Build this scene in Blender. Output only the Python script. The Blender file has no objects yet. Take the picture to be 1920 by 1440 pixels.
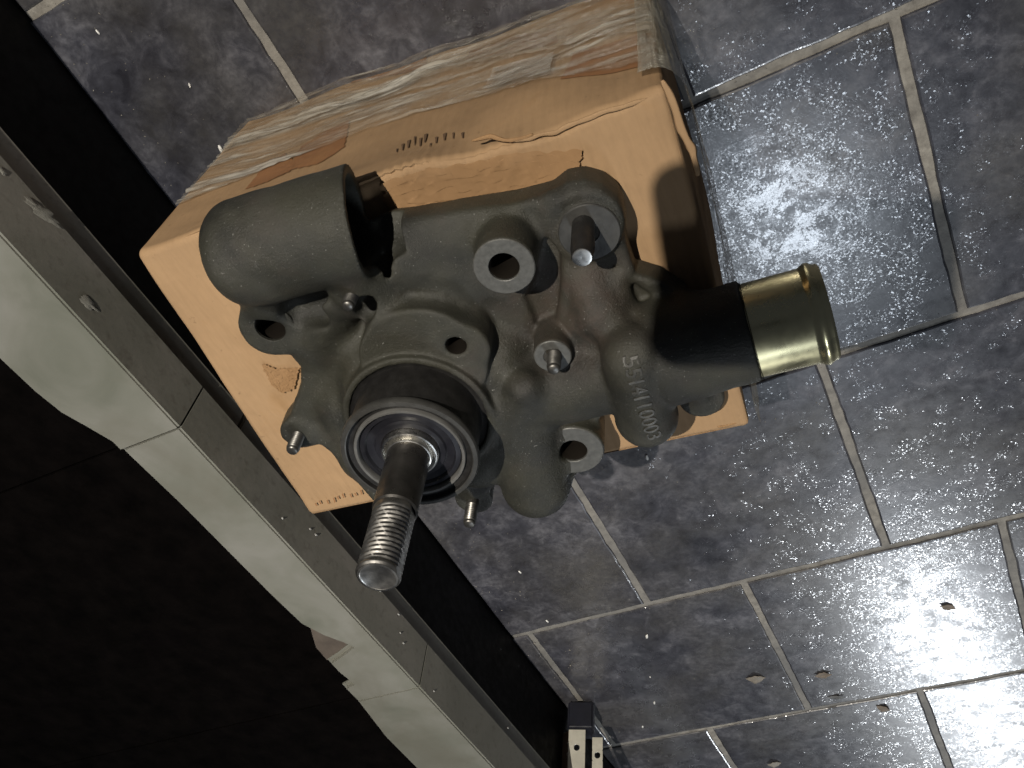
import bpy, bmesh, math, random
import numpy as np
from mathutils import Vector, Matrix, noise as mnoise

random.seed(7)
scn = bpy.context.scene
# ------------------------------------------------------------------ camera
# camera stands at (0,0,H); rows of R are the picture's right / down / forward axes in world space
H = 0.74439
R = np.array([[-0.889626126, 0.449068549, -0.083083056],
              [0.308833752, 0.725585106, 0.614937369],
              [0.336432860, 0.521405498, -0.784186992]])
FPX = 1644.845
CAM = np.array([0, 0, H])
cam_d = bpy.data.cameras.new("camera")
cam = bpy.data.objects.new("camera", cam_d)
scn.collection.objects.link(cam)
cam_d.sensor_width = 36
cam_d.lens = FPX / 1920 * 36
cam_d.clip_start = 0.01
cam_d.clip_end = 60
M = Matrix.Identity(4)
for i in range(3):
    M[i][0] = R[0][i]
    M[i][1] = -R[1][i]
    M[i][2] = -R[2][i]
    M[i][3] = CAM[i]
cam.matrix_world = M
scn.camera = cam

# ------------------------------------------------------------------ world and lamps (night)
w = bpy.data.worlds.new("World")
scn.world = w
w.use_nodes = True
bg = w.node_tree.nodes["Background"]
bg.inputs[0].default_value = (0.72, 0.80, 1.0, 1)
bg.inputs[1].default_value = 0.036
scn.view_settings.view_transform = 'Standard'
scn.view_settings.look = 'None'
scn.view_settings.exposure = 0.0
scn.view_settings.gamma = 1.0


def area(name, loc, target, size, power, col, size_y=None):
    d = bpy.data.lights.new(name, 'AREA')
    d.shape = 'DISK' if size_y is None else 'RECTANGLE'
    d.size = size
    if size_y:
        d.size_y = size_y
    d.energy = power
    d.color = col
    o = bpy.data.objects.new(name, d)
    scn.collection.objects.link(o)
    o.location = loc
    dr = Vector(target) - Vector(loc)
    o.rotation_euler = dr.to_track_quat('-Z', 'Y').to_euler()
    return o


KEY = np.array([0.20, -1.05, 2.10])
key = area("key_lamp", KEY, (0.46, 0.60, 0.24), 0.022, 9.8, (1.0, 0.93, 0.83))
key.data.spread = math.radians(64)
area("ceiling_lamp_near", (0.0, 1.86, 2.55), (0.1, 0.6, 0), 0.40, 11.5, (0.80, 0.89, 1.0))
area("ceiling_lamp_far", (-0.02, 4.75, 2.55), (0.1, 0.9, 0), 0.36, 31, (0.90, 0.95, 1.0))
area("ceiling_lamp_third", (-0.24, 6.05, 2.55), (0.0, 1.4, 0), 0.36, 17, (0.90, 0.95, 1.0))

# ------------------------------------------------------------------ helpers
COL = scn.collection


def at(px, py, z=0.0):
    """point of the plane at height z measured off the photograph"""
    d = R.T @ np.array([(px - 960) / FPX, (py - 720) / FPX, 1.0])
    t = (z - H) / d[2]
    return CAM + t * d


def atx(px, py, x):
    d = R.T @ np.array([(px - 960) / FPX, (py - 720) / FPX, 1.0])
    return CAM + (x - CAM[0]) / d[0] * d


def tag(o, label=None, cat=None, group=None, kind=None):
    if label: o['label'] = label
    if cat: o['category'] = cat
    if group: o['group'] = group
    if kind: o['kind'] = kind
    return o


def empty(name, loc):
    o = bpy.data.objects.new(name, None)
    COL.objects.link(o)
    o.location = loc
    o.empty_display_size = 0.02
    return o


def setparent(o, p):
    if p is not None:
        o.parent = p
        bpy.context.view_layer.update()
        o.matrix_parent_inverse = p.matrix_world.inverted()


def mesh_obj(name, verts, faces, mat, parent=None, smooth=True, angle=None):
    me = bpy.data.meshes.new(name)
    me.from_pydata([tuple(map(float, v)) for v in verts], [], [tuple(map(int, f)) for f in faces])
    me.materials.append(mat)
    if smooth:
        me.polygons.foreach_set('use_smooth', [True] * len(me.polygons))
        if angle:
            me.set_sharp_from_angle(angle=math.radians(angle))
    me.update()
    o = bpy.data.objects.new(name, me)
    COL.objects.link(o)
    setparent(o, parent)
    return o


def bm_obj(name, bm, mat, parent=None, smooth=True, angle=35):
    bmesh.ops.recalc_face_normals(bm, faces=bm.faces)
    me = bpy.data.meshes.new(name)
    bm.to_mesh(me)
    bm.free()
    me.materials.append(mat)
    if smooth:
        me.polygons.foreach_set('use_smooth', [True] * len(me.polygons))
        me.set_sharp_from_angle(angle=math.radians(angle))
    o = bpy.data.objects.new(name, me)
    COL.objects.link(o)
    setparent(o, parent)
    return o


def lathe(name, prof, mat, origin, axis=(0, 0, 1), n=64, parent=None, angle=35, radf=None, helix=None, cap=True):
    """prof: list of (r, h) along the axis"""
    ax = Vector(axis).normalized()
    q = Vector((0, 0, 1)).rotation_difference(ax)
    V, F = [], []
    for i, (r, h) in enumerate(prof):
        for k in range(n):
            th = 2 * math.pi * k / n
            rr = r if radf is None else radf(r, h, th)
            v = q @ Vector((rr * math.cos(th), rr * math.sin(th), h))
            V.append(Vector(origin) + v)
    m = len(prof)
    for i in range(m - 1):
        for k in range(n):
            a = i * n + k
            b = i * n + (k + 1) % n
            F.append((a, b, b + n, a + n))
    if cap:
        if prof[0][0] > 1e-6: F.append(tuple(range(n - 1, -1, -1)))
        if prof[-1][0] > 1e-6: F.append(tuple((m - 1) * n + k for k in range(n)))
    return mesh_obj(name, V, F, mat, parent, True, angle)


def prism(name, poly, z0, z1, mat, parent=None, bevel=0.0, smooth=True):
    bm = bmesh.new()
    vs = [bm.verts.new((p[0], p[1], z0)) for p in poly]
    f = bm.faces.new(vs)
    r = bmesh.ops.extrude_face_region(bm, geom=[f])
    for v in r['geom']:
        if isinstance(v, bmesh.types.BMVert): v.co.z = z1
    if bevel:
        bmesh.ops.bevel(bm, geom=[e for e in bm.edges], offset=bevel, segments=2, affect='EDGES')
    return bm_obj(name, bm, mat, parent, smooth, 40)


# ------------------------------------------------------------------ materials
class NT:
    def __init__(self, name):
        self.m = bpy.data.materials.new(name)
        self.m.use_nodes = True
        self.t = self.m.node_tree
        self.b = self.t.nodes['Principled BSDF']
        self._co = None

    def n(self, typ, **kw):
        nd = self.t.nodes.new(typ)
        for k, v in kw.items():
            if k.startswith('i_'):
                nd.inputs[k[2:].replace('_', ' ')].default_value = v
            else:
                setattr(nd, k, v)
        return nd

    def l(self, a, b): self.t.links.new(a, b)

    def co(self, kind='Object', scale=(1, 1, 1), rnd=False, rot=(0, 0, 0)):
        tc = self.n('ShaderNodeTexCoord')
        mp = self.n('ShaderNodeMapping')
        mp.inputs['Scale'].default_value = scale
        mp.inputs['Rotation'].default_value = rot
        self.l(tc.outputs[kind], mp.inputs[0])
        if rnd:
            oi = self.n('ShaderNodeObjectInfo')
            mu = self.n('ShaderNodeMath', operation='MULTIPLY')
            mu.inputs[1].default_value = 37.0
            self.l(oi.outputs['Random'], mu.inputs[0])
            cb = self.n('ShaderNodeCombineXYZ')
            self.l(mu.outputs[0], cb.inputs[0]); self.l(mu.outputs[0], cb.inputs[1])
            self.l(cb.outputs[0], mp.inputs['Location'])
        return mp.outputs[0]

    def noise(self, co, scale, detail=4, rough=.55, dist=0.0, out=0):
        nd = self.n('ShaderNodeTexNoise')
        nd.inputs['Scale'].default_value = scale
        nd.inputs['Detail'].default_value = detail
        nd.inputs['Roughness'].default_value = rough
        nd.inputs['Distortion'].default_value = dist
        self.l(co, nd.inputs['Vector'])
        return nd.outputs[out]

    def ramp(self, fac, stops, interp='LINEAR'):
        nd = self.n('ShaderNodeValToRGB')
        nd.color_ramp.interpolation = interp
        e = nd.color_ramp.elements
        while len(e) < len(stops): e.new(0.5)
        for k, (p, c) in enumerate(stops):
            e[k].position = p
            e[k].color = (c, c, c, 1) if not hasattr(c, '__len__') else (*c, 1)
        self.l(fac, nd.inputs[0])
        return nd.outputs[0]

    def mix(self, fac, a, b, mode='MIX'):
        nd = self.n('ShaderNodeMix', data_type='RGBA', blend_type=mode)
        for s, v in ((0, fac), (6, a), (7, b)):
            if isinstance(v, bpy.types.NodeSocket): self.l(v, nd.inputs[s])
            elif s == 0: nd.inputs[0].default_value = v
            else: nd.inputs[s].default_value = (*v, 1)
        return nd.outputs[2]

    def bump(self, hgt, strength, dist, prev=None):
        nd = self.n('ShaderNodeBump')
        nd.inputs['Strength'].default_value = strength
        nd.inputs['Distance'].default_value = dist
        self.l(hgt, nd.inputs['Height'])
        if prev is not None: self.l(prev, nd.inputs['Normal'])
        return nd.outputs[0]

    def set(self, **kw):
        for k, v in kw.items():
            k = k.replace('_', ' ')
            if isinstance(v, bpy.types.NodeSocket): self.l(v, self.b.inputs[k])
            else: self.b.inputs[k].default_value = v if not hasattr(v, '__len__') else ((*v, 1) if len(v) == 3 else v)
        return self.m


def mat_tile():
    t = NT("slate_tile")
    co = t.co('Object', rnd=True)
    big = t.noise(co, 11, 5, .6, .6)
    mid = t.noise(co, 45, 6, .65, .8)
    hue = t.noise(co, 8, 2, .5)
    v = t.mix(.45, big, mid)
    base = t.ramp(v, [(.37, (.016, .016, .021)), (.50, (.054, .055, .067)), (.63, (.150, .150, .168))])
    warm = t.mix(t.ramp(hue, [(.42, 0.0), (.62, .55)]), base, (.085, .080, .070))
    dark = t.noise(co, 150, 3, .6)
    c = t.mix(t.ramp(dark, [(.3, .55), (.7, 0.0)]), warm, (.02, .02, .026))
    # fine glittering grain: every little facet leans its own way
    vo = t.n('ShaderNodeTexVoronoi', feature='F1'); vo.inputs['Scale'].default_value = 760
    t.l(co, vo.inputs['Vector'])
    sub = t.n('ShaderNodeVectorMath', operation='SUBTRACT'); sub.inputs[1].default_value = (.5, .5, .5)
    t.l(vo.outputs['Color'], sub.inputs[0])
    msk = t.ramp(t.noise(co, 34, 5, .7), [(.44, 0.06), (.66, 1.0)])
    sc = t.n('ShaderNodeVectorMath', operation='SCALE'); t.l(sub.outputs[0], sc.inputs[0])
    mm = t.n('ShaderNodeMath', operation='MULTIPLY'); mm.inputs[1].default_value = .42
    t.l(msk, mm.inputs[0]); t.l(mm.outputs[0], sc.inputs['Scale'])
    geo = t.n('ShaderNodeNewGeometry')

    def lean(k):
        q = t.n('ShaderNodeVectorMath', operation='SCALE'); t.l(sc.outputs[0], q.inputs[0]); q.inputs['Scale'].default_value = k
        ad = t.n('ShaderNodeVectorMath', operation='ADD'); t.l(geo.outputs['Normal'], ad.inputs[0]); t.l(q.outputs[0], ad.inputs[1])
        nm = t.n('ShaderNodeVectorMath', operation='NORMALIZE'); t.l(ad.outputs[0], nm.inputs[0])
        return nm.outputs[0]
    n_base = t.bump(mid, .12, .0010, lean(.22))
    n_coat = t.bump(mid, .18, .0010, lean(1.0))
    ro = t.ramp(t.noise(co, 60, 4, .6), [(.3, .24), (.7, .36)])
    return t.set(Base_Color=c, Roughness=ro, Normal=n_base, Specular_IOR_Level=.8, Coat_Weight=.5, Coat_Roughness=.11, Coat_IOR=1.6, Coat_Normal=n_coat)


def mat_grout():
    t = NT("grout")
    co = t.co('Object')
    c = t.ramp(t.noise(co, 90, 5, .65), [(.3, (.15, .135, .112)), (.7, (.36, .335, .285))])
    c = t.mix(t.ramp(t.noise(co, 5, 2, .5), [(.38, 0.0), (.62, .75)]), c, (.12, .12, .118))
    return t.set(Base_Color=c, Roughness=.62, Normal=t.bump(t.noise(co, 500, 4), .5, .0006))


def mat_marble():
    t = NT("marble")
    co = t.co('Object')
    c = t.ramp(t.noise(co, 9, 6, .55, 1.2), [(.3, (.130, .135, .110)), (.5, (.168, .169, .144)), (.7, (.20, .198, .176))])
    st = t.ramp(t.noise(co, 260, 3, .5), [(.68, 0.0), (.76, .5)])
    c = t.mix(st, c, (.16, .15, .12))
    c = t.mix(t.ramp(t.noise(co, 5, 5, .65, 1.5), [(.50, 0.0), (.68, .55)]), c, (.125, .120, .095))
    return t.set(Base_Color=c, Roughness=t.ramp(t.noise(co, 30, 3), [(.3, .28), (.7, .5)]),
                 Normal=t.bump(t.noise(co, 60, 4), .12, .001))


def mat_marble_edge():
    t = NT("marble_edge")
    co = t.co('Object')
    c = t.ramp(t.noise(co, 7, 5, .6, .8), [(.3, (.185, .18, .145)), (.55, (.25, .24, .20)), (.72, (.31, .29, .25))])
    c = t.mix(t.ramp(t.noise(co, 120, 4, .6), [(.55, 0.0), (.75, .5)]), c, (.12, .10, .08))
    return t.set(Base_Color=c, Roughness=.42, Normal=t.bump(t.noise(co, 150, 4), .2, .0008))


def simple(name, col, rough, metal=0.0, nscale=80, var=.25, bump=.2, spec=.5, bdist=.0006):
    t = NT(name)
    co = t.co('Object')
    nz = t.noise(co, nscale, 5, .6)
    a = tuple(x * (1 - var) for x in col); b = tuple(min(1, x * (1 + var)) for x in col)
    c = t.ramp(nz, [(.3, a), (.7, b)])
    r = t.ramp(t.noise(co, nscale * 1.7, 4), [(.3, max(.03, rough - .1)), (.7, min(1, rough + .12))])
    t.set(Base_Color=c, Roughness=r, Metallic=metal, Specular_IOR_Level=spec)
    if bump: t.set(Normal=t.bump(t.noise(co, nscale * 5, 4), bump, bdist))
    return t.m


def mat_cast():
    t = NT("cast_iron_paint")
    co = t.co('Object')
    big = t.noise(co, 14, 5, .6, .5)
    c = t.ramp(big, [(.32, (.015, .015, .013)), (.5, (.027, .027, .022)), (.68, (.047, .046, .037))])
    # rusty pinkish dust lying in the hollow beside the tall stud
    sp_ = t.n('ShaderNodeVectorMath', operation='DISTANCE'); t.l(co, sp_.inputs[0])
    sp_.inputs[1].default_value = tuple(float(x) for x in at(1065, 560, .27))
    near = t.ramp(sp_.outputs['Value'], [(.020, .75), (.062, 0.0)])
    rust = t.ramp(t.noise(co, 60, 5, .65, .6), [(.36, .25), (.60, 1.0)])
    ml = t.n('ShaderNodeMath', operation='MULTIPLY'); t.l(near, ml.inputs[0]); t.l(rust, ml.inputs[1])
    c = t.mix(ml.outputs[0], c, (.058, .043, .034))
    wide = t.ramp(t.noise(co, 26, 5, .65, .6), [(.52, 0.0), (.72, .5)])
    c = t.mix(wide, c, (.050, .041, .034))
    olive = t.ramp(t.noise(co, 18, 3, .6), [(.45, 0.0), (.62, .6)])
    c = t.mix(olive, c, (.042, .041, .029))
    spk = t.ramp(t.noise(co, 700, 2, .5), [(.70, 0.0), (.76, .8)])
    c = t.mix(spk, c, (.25, .25, .23))
    b1 = t.bump(t.noise(co, 620, 5, .75), .8, .0009)
    b2 = t.bump(t.noise(co, 90, 4, .6), .22, .0018, b1)
    ro = t.ramp(t.noise(co, 40, 4), [(.3, .38), (.7, .56)])
    return t.set(Base_Color=c, Roughness=ro, Normal=b2, Specular_IOR_Level=.34)


def mat_card(name="cardboard", base=(.335, .215, .115), flute=0.30):
    t = NT(name)
    co = t.co('Object')
    d = [tuple(x * k for x in base) for k in (.82, 1.0, 1.12)]
    c = t.ramp(t.noise(co, 9, 5, .6, .4), [(.3, d[0]), (.5, d[1]), (.72, d[2])])
    fib = t.noise(t.co('Object', (500, 60, 60), rot=(0, 0, .12)), 1.0, 3, .6)
    c = t.mix(t.ramp(fib, [(.3, .14), (.6, 0.0)]), c, tuple(x * .55 for x in base))
    sp = t.ramp(t.noise(co, 160, 2), [(.70, 0.0), (.77, .45)])
    c = t.mix(sp, c, tuple(x * .45 for x in base))
    stain = t.ramp(t.noise(co, 17, 4, .7, 1.0), [(.60, 0.0), (.72, .30)])
    c = t.mix(stain, c, (.30, .17, .07))
    wv = t.n('ShaderNodeTexWave', wave_type='BANDS', bands_direction='X')
    wv.inputs['Scale'].default_value = 42; wv.inputs['Distortion'].default_value = .6; wv.inputs['Detail'].default_value = 1
    t.l(t.co('Object', rot=(0, 0, .12)), wv.inputs['Vector'])
    b = t.bump(wv.outputs['Fac'], flute, .0009)
    b = t.bump(t.noise(co, 24, 4, .6), .35, .004, b)
    return t.set(Base_Color=c, Roughness=.78, Normal=b, Specular_IOR_Level=.25)


def mat_tape():
    t = NT("clear_tape")
    co = t.co('Object')
    wr = t.noise(t.co('Object', (6, 16, 62)), 1.0, 4, .6, 1.2)
    a = t.ramp(wr, [(.34, .05), (.54, .30), (.70, .70)])
    c = t.ramp(wr, [(.3, (.30, .22, .13)), (.6, (.46, .43, .36)), (.8, (.62, .60, .54))])
    b = t.bump(wr, .5, .003)
    t.set(Base_Color=c, Roughness=.13, Normal=b, Alpha=a, Specular_IOR_Level=.8)
    return t.m


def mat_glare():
    t = NT("painted_glare")
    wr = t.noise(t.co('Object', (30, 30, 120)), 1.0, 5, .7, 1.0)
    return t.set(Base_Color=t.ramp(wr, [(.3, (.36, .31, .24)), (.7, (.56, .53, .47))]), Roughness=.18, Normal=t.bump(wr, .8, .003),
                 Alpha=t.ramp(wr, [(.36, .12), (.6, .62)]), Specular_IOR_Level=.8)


def mat_film():
    t = NT("stretch_film")
    wr = t.noise(t.co('Object', (60, 9, 30)), 1.0, 5, .65, .8)
    a = t.ramp(wr, [(.3, .35), (.7, .70)])
    c = t.ramp(wr, [(.3, (.30, .27, .19)), (.7, (.48, .46, .38))])
    return t.set(Base_Color=c, Roughness=.20, Normal=t.bump(wr, .8, .003), Alpha=a, Specular_IOR_Level=.7)


TILE = mat_tile(); GROUT = mat_grout(); MARBLE = mat_marble(); MEDGE = mat_marble_edge()
CAST = mat_cast()
CARD = mat_card()
CARD_IN = mat_card("torn_cardboard", (.285, .168, .080), .12)
KRAFT = mat_card("brown_tape", (.255, .125, .055), .15)
TAPE = mat_tape(); FILM = mat_film()
RISER_BLACK = simple("near_black_riser", (.0035, .003, .003), .6, 0, 60, .5, .1, .15)
SHADE_PAVE = simple("painted_shade_black", (.0019, .0015, .0014), .8, 0, 40, .5, .0, .02)
STEEL = simple("worn_steel", (.30, .29, .27), .34, .95, 90, .3, .06)
BRIGHT = simple("bright_steel", (.55, .54, .51), .30, 1.0, 90, .15, .0)
BLUED = simple("blackened_steel", (.026, .025, .024), .45, .45, 120, .3, .25)
RINGM = simple("bearing_ring_steel", (.058, .057, .053), .44, .45, 90, .25, .2)
RUBBER = simple("black_rubber", (.010, .010, .013), .40, 0, 60, .3, .1, .5)
SHAFTM = simple("oiled_shaft_steel", (.10, .095, .088), .33, .85, 60, .35, .15)
STUDM = simple("dull_stud_steel", (.13, .125, .115), .38, .85, 90, .3, .1)
BRASS = simple("yellow_plated_steel", (.80, .73, .44), .30, 1.0, 30, .08, .0)
MACH = simple("machined_cast_iron", (.098, .098, .091), .48, .35, 260, .22, .3)
ANGLE = simple("cream_painted_steel", (.52, .50, .42), .40, 0, 60, .12, .1)
DARKHOLE = simple("hole_dark", (.01, .008, .006), .8, 0, 60, .2, 0, .1)
LEAF = simple("dry_leaf", (.17, .135, .10), .6, 0, 200, .3, .3)
CRUMB = simple("white_crumb", (.75, .74, .70), .5, 0, 60, .1, .0)
LIME = simple("lime_splash", (.36, .35, .30), .6, 0, 300, .25, .4)
BROWNP = simple("brown_patch", (.095, .078, .064), .5, 0, 60, .2, .1)
PHONE = simple("phone_case", (.02, .02, .022), .5, 0, 60, .2, 0)
GLASS = simple("phone_glass", (.01, .01, .012), .08, 0, 60, .1, 0)
FOOTM = simple("navy_plastic", (.004, .005, .012), .6, 0, 60, .3, .1)

# ------------------------------------------------------------------ floor
floor = empty("floor", (0, 0, 0))
tag(floor, kind='structure')
gr = mesh_obj("grout", [(-3, -3, -.0026), (.5225, -3, -.0026), (.5225, 6, -.0026), (-3, 6, -.0026)], [(0, 1, 2, 3)], GROUT, floor, False)
tag(gr, kind='structure')
TX, TY, X0, Y0, JT = .305, .3068, .0148, -.0227, .0085
offs = {0: -.09, 1: .4565, 2: 0.0, 3: .42, 4: -.075, 5: .43, -1: .42}
LEDGE_X = .524


def tile_mesh(x0, x1, y0, y1, nx=0):
    bm = bmesh.new()
    rnd = random.Random(int(x0 * 1000) * 31 + int(y0 * 1000))
    pts = []
    # outline with slightly uneven chipped arrises
    step = .012

    def edge(a, b):
        L = math.dist(a, b); k = max(2, int(L / step))
        nrm = ((b[1] - a[1]) / L, -(b[0] - a[0]) / L)
        for i in range(k):
            t = i / k
            j = rnd.uniform(-.0005, .0005) + .0004 * math.sin(i * .6 + a[0] * 50)
            if rnd.random() < .03: j += -.0012 * rnd.random()
            pts.append((a[0] + (b[0] - a[0]) * t + nrm[0] * j, a[1] + (b[1] - a[1]) * t + nrm[1] * j))
    edge((x0, y0), (x1, y0)); edge((x1, y0), (x1, y1)); edge((x1, y1), (x0, y1)); edge((x0, y1), (x0, y0))
    cx, cy = (x0 + x1) / 2, (y0 + y1) / 2

    def ring(ins, z):
        r = []
        for p in pts:
            sx = (abs(p[0] - cx) - ins) * (1 if p[0] > cx else -1) if abs(p[0] - cx) > (x1 - x0) / 2 - .003 else p[0] - cx
            sy = (abs(p[1] - cy) - ins) * (1 if p[1] > cy else -1) if abs(p[1] - cy) > (y1 - y0) / 2 - .003 else p[1] - cy
            r.append(bm.verts.new((sx, sy, z)))
        return r
    rings = [ring(0, -.009), ring(0, -.0016), ring(.0007, -.0005), ring(.0022, 0)]
    n = len(pts)
    for a, b in zip(rings, rings[1:]):
        for i in range(n):
            bm.faces.new((a[i], a[(i + 1) % n], b[(i + 1) % n], b[i]))
    bm.faces.new(rings[-1])
    bmesh.ops.recalc_face_normals(bm, faces=bm.faces)
    me = bpy.data.meshes.new("tile")
    bm.to_mesh(me); bm.free()
    me.materials.append(TILE)
    return me, (cx, cy)


for row in range(-2, 8):
    of = offs.get(row, .42 if row % 2 else -.07)
    for k in range(-4, 7):
        xb = X0 - TX * (k + of)          # joint centre
        xa = xb - TX
        a0, a1 = xa + JT / 2, xb - JT / 2
        if a0 > LEDGE_X - .01: continue
        a1 = min(a1, LEDGE_X - .001 * (row % 3))
        if a1 - a0 < .012: continue
        yb = Y0 + TY * row
        if a0 < -1.2: continue
        me, c = tile_mesh(a0, a1, yb + JT / 2, yb + TY - JT / 2)
        o = bpy.data.objects.new("tile", me)
        COL.objects.link(o)
        o.location = (c[0], c[1], random.uniform(-.0006, .0002))
        o.rotation_euler = (random.uniform(-.0015, .0015), random.uniform(-.0015, .0015), 0)
        o.parent = floor

# ------------------------------------------------------------------ step / ledge
ZT = .226      # top of the marble slabs
XF = .495      # their front edge
step = empty("step", (.6, .6, 0))
tag(step, "raised doorstep of pale marble slabs with dark riser beside the box", "step")
mesh_obj("riser", [(.5245, -1.6, -.02), (.5245, 3.2, -.02), (.5245, 3.2, .150), (.5245, -1.6, .150)], [(0, 3, 2, 1)], RISER_BLACK, step, False)  # riser in one near-black colour
# polygons of the slabs' tops (outer edge cut along the border of the painted shade)


def outer(pts): return [tuple(at(px, py, ZT)[:2]) for px, py in pts]


J1, J2 = .2785, .668
xj1, xj2 = at(228, 849, ZT)[0], at(652, 1306, ZT)[0]
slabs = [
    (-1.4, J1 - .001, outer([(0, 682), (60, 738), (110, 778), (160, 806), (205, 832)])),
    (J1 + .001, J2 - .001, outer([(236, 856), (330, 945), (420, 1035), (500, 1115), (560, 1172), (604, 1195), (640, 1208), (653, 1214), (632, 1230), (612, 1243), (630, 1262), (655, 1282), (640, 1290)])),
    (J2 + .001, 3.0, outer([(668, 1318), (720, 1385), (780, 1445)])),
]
for i, (y0, y1, out) in enumerate(slabs):
    pl = [(XF, y0), (XF, y1)]
    o2 = sorted(out, key=lambda p: p[1]) if i != 1 else out
    if i == 0: o2 = [(o2[0][0] + .01, y0)] + o2 + [(o2[-1][0], y1)]
    elif i == 2: o2 = [(o2[0][0], y0)] + o2 + [(o2[-1][0] + .02, y1)]
    else: o2 = [(o2[0][0], y0)] + o2 + [(o2[-1][0], y1)]
    pl += o2[::-1]
    bm = bmesh.new()
    zs = .172
    vt = [bm.verts.new((p[0], p[1], ZT)) for p in pl]
    vb = [bm.verts.new((p[0], p[1], zs)) for p in pl]
    bm.faces.new(vt); bm.faces.new(vb[::-1])
    n = len(pl)
    fr = None
    for k in range(n):
        bm.faces.new((vt[k], vb[k], vb[(k + 1) % n], vt[(k + 1) % n]))
    bmesh.ops.recalc_face_normals(bm, faces=bm.faces)
    e = [e for e in bm.edges if all(abs(v.co.x - XF) < 1e-5 for v in e.verts) and abs(e.verts[0].co.z - e.verts[1].co.z) < 1e-6 and e.verts[0].co.z > .2]
    bmesh.ops.bevel(bm, geom=e, offset=.0018, segments=4, affect='EDGES')
    e = [e for e in bm.edges if all(abs(v.co.z - ZT) < 1e-5 for v in e.verts) and all(v.co.x > XF + .03 for v in e.verts)]
    bmesh.ops.bevel(bm, geom=e, offset=.0045, segments=4, affect='EDGES', clamp_overlap=True)
    sl = bm_obj("slab", bm, MARBLE, step, True, 60)
    sl.data.materials.append(MEDGE)
    for p in sl.data.polygons:
        if p.normal.x < -.9: p.material_index = 1
# lower course of the edge, set back a little
for (y0, y1) in ((-1.4, .33), (.333, 3.0)):
    bm = bmesh.new()
    bmesh.ops.create_cube(bm, size=1)
    bmesh.ops.scale(bm, vec=(.20, y1 - y0, .026), verts=bm.verts)
    bmesh.ops.translate(bm, vec=(XF + .0035 + .10, (y0 + y1) / 2, .159), verts=bm.verts)
    bmesh.ops.bevel(bm, geom=list(bm.edges), offset=.0015, segments=2, affect='EDGES')
    bm_obj("bed_course", bm, MEDGE, step)

# floor beyond the pale slabs, its shade painted as near-black colour
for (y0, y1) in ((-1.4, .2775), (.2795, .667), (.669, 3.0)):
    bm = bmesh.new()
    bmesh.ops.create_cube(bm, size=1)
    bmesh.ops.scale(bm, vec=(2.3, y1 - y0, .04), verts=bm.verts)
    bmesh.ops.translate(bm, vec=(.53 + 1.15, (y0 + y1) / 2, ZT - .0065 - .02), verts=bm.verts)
    bm_obj("shaded_paving", bm, SHADE_PAVE, step)
# the small brownish patch in the notch
pp = outer([(577, 1178), (604, 1192), (653, 1212), (632, 1232), (611, 1246), (590, 1222)])
mesh_obj("patch", [(x, y, ZT - .0052) for x, y in pp], [tuple(range(len(pp)))], BROWNP, step, False)

# lime splashes on the slab edge


def splat(px, py, lx, ly, ang, seed, mat=LIME, x=XF):
    rnd = random.Random(seed)
    c = atx(px, py, x)
    V = [(x - .0012, c[1], c[2])]
    n = 22
    for k in range(n):
        th = 2 * math.pi * k / n
        r = rnd.uniform(.65, 1.15)
        a = lx * r * math.cos(th); b = ly * r * math.sin(th)
        V.append((x - .0004, c[1] + a * math.cos(ang) - b * math.sin(ang), c[2] + a * math.sin(ang) + b * math.cos(ang)))
    F = [(0, 1 + (k + 1) % n, 1 + k) for k in range(n)]
    return mesh_obj("lime_splash", V, F, mat, step)


splat(80, 400, .017, .006, -.35, 1); splat(62, 382, .008, .003, -.2, 5); splat(165, 569, .009, .005, -.3, 2); splat(4, 322, .004, .003, 0, 3)
for i, (px, py) in enumerate([(529, 972), (581, 992), (592, 1003), (678, 1090), (712, 1108), (747, 1152), (750, 1187), (756, 1206), (952, 1365), (813, 1296)]):
    splat(px, py, .0013 + .0006 * (i % 3), .0010, -.4, 20 + i, CRUMB)

# ------------------------------------------------------------------ cardboard box
HB = .24
TL, BL, BR, TR = [at(*q, HB)[:2] for q in ((250, 475), (580, 970), (1410, 800), (1247, 158))]
box = empty("cardboard_box", ((TL[0] + BR[0]) / 2, (TL[1] + BR[1]) / 2, 0))
tag(box, "worn tan cardboard carton wrapped in tape on the tiled floor under the cast pump", "box")


def bxy(u, v):   # u: 0 left(TL-BL) .. 1 right ; v: 0 near(TL-TR) .. 1 far
    a = TL * (1 - u) + TR * u
    b = BL * (1 - u) + BR * u
    return a * (1 - v) + b * v


def edge_dent(u):  # near top edge crushed inwards
    def g(c, s): return math.exp(-((u - c) / s) ** 2)
    return .0085 * g(.80, .10) + .0045 * g(.66, .05) + .003 * g(.93, .035) + .002 * g(.45, .06) - .002 * g(.2, .1)


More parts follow.
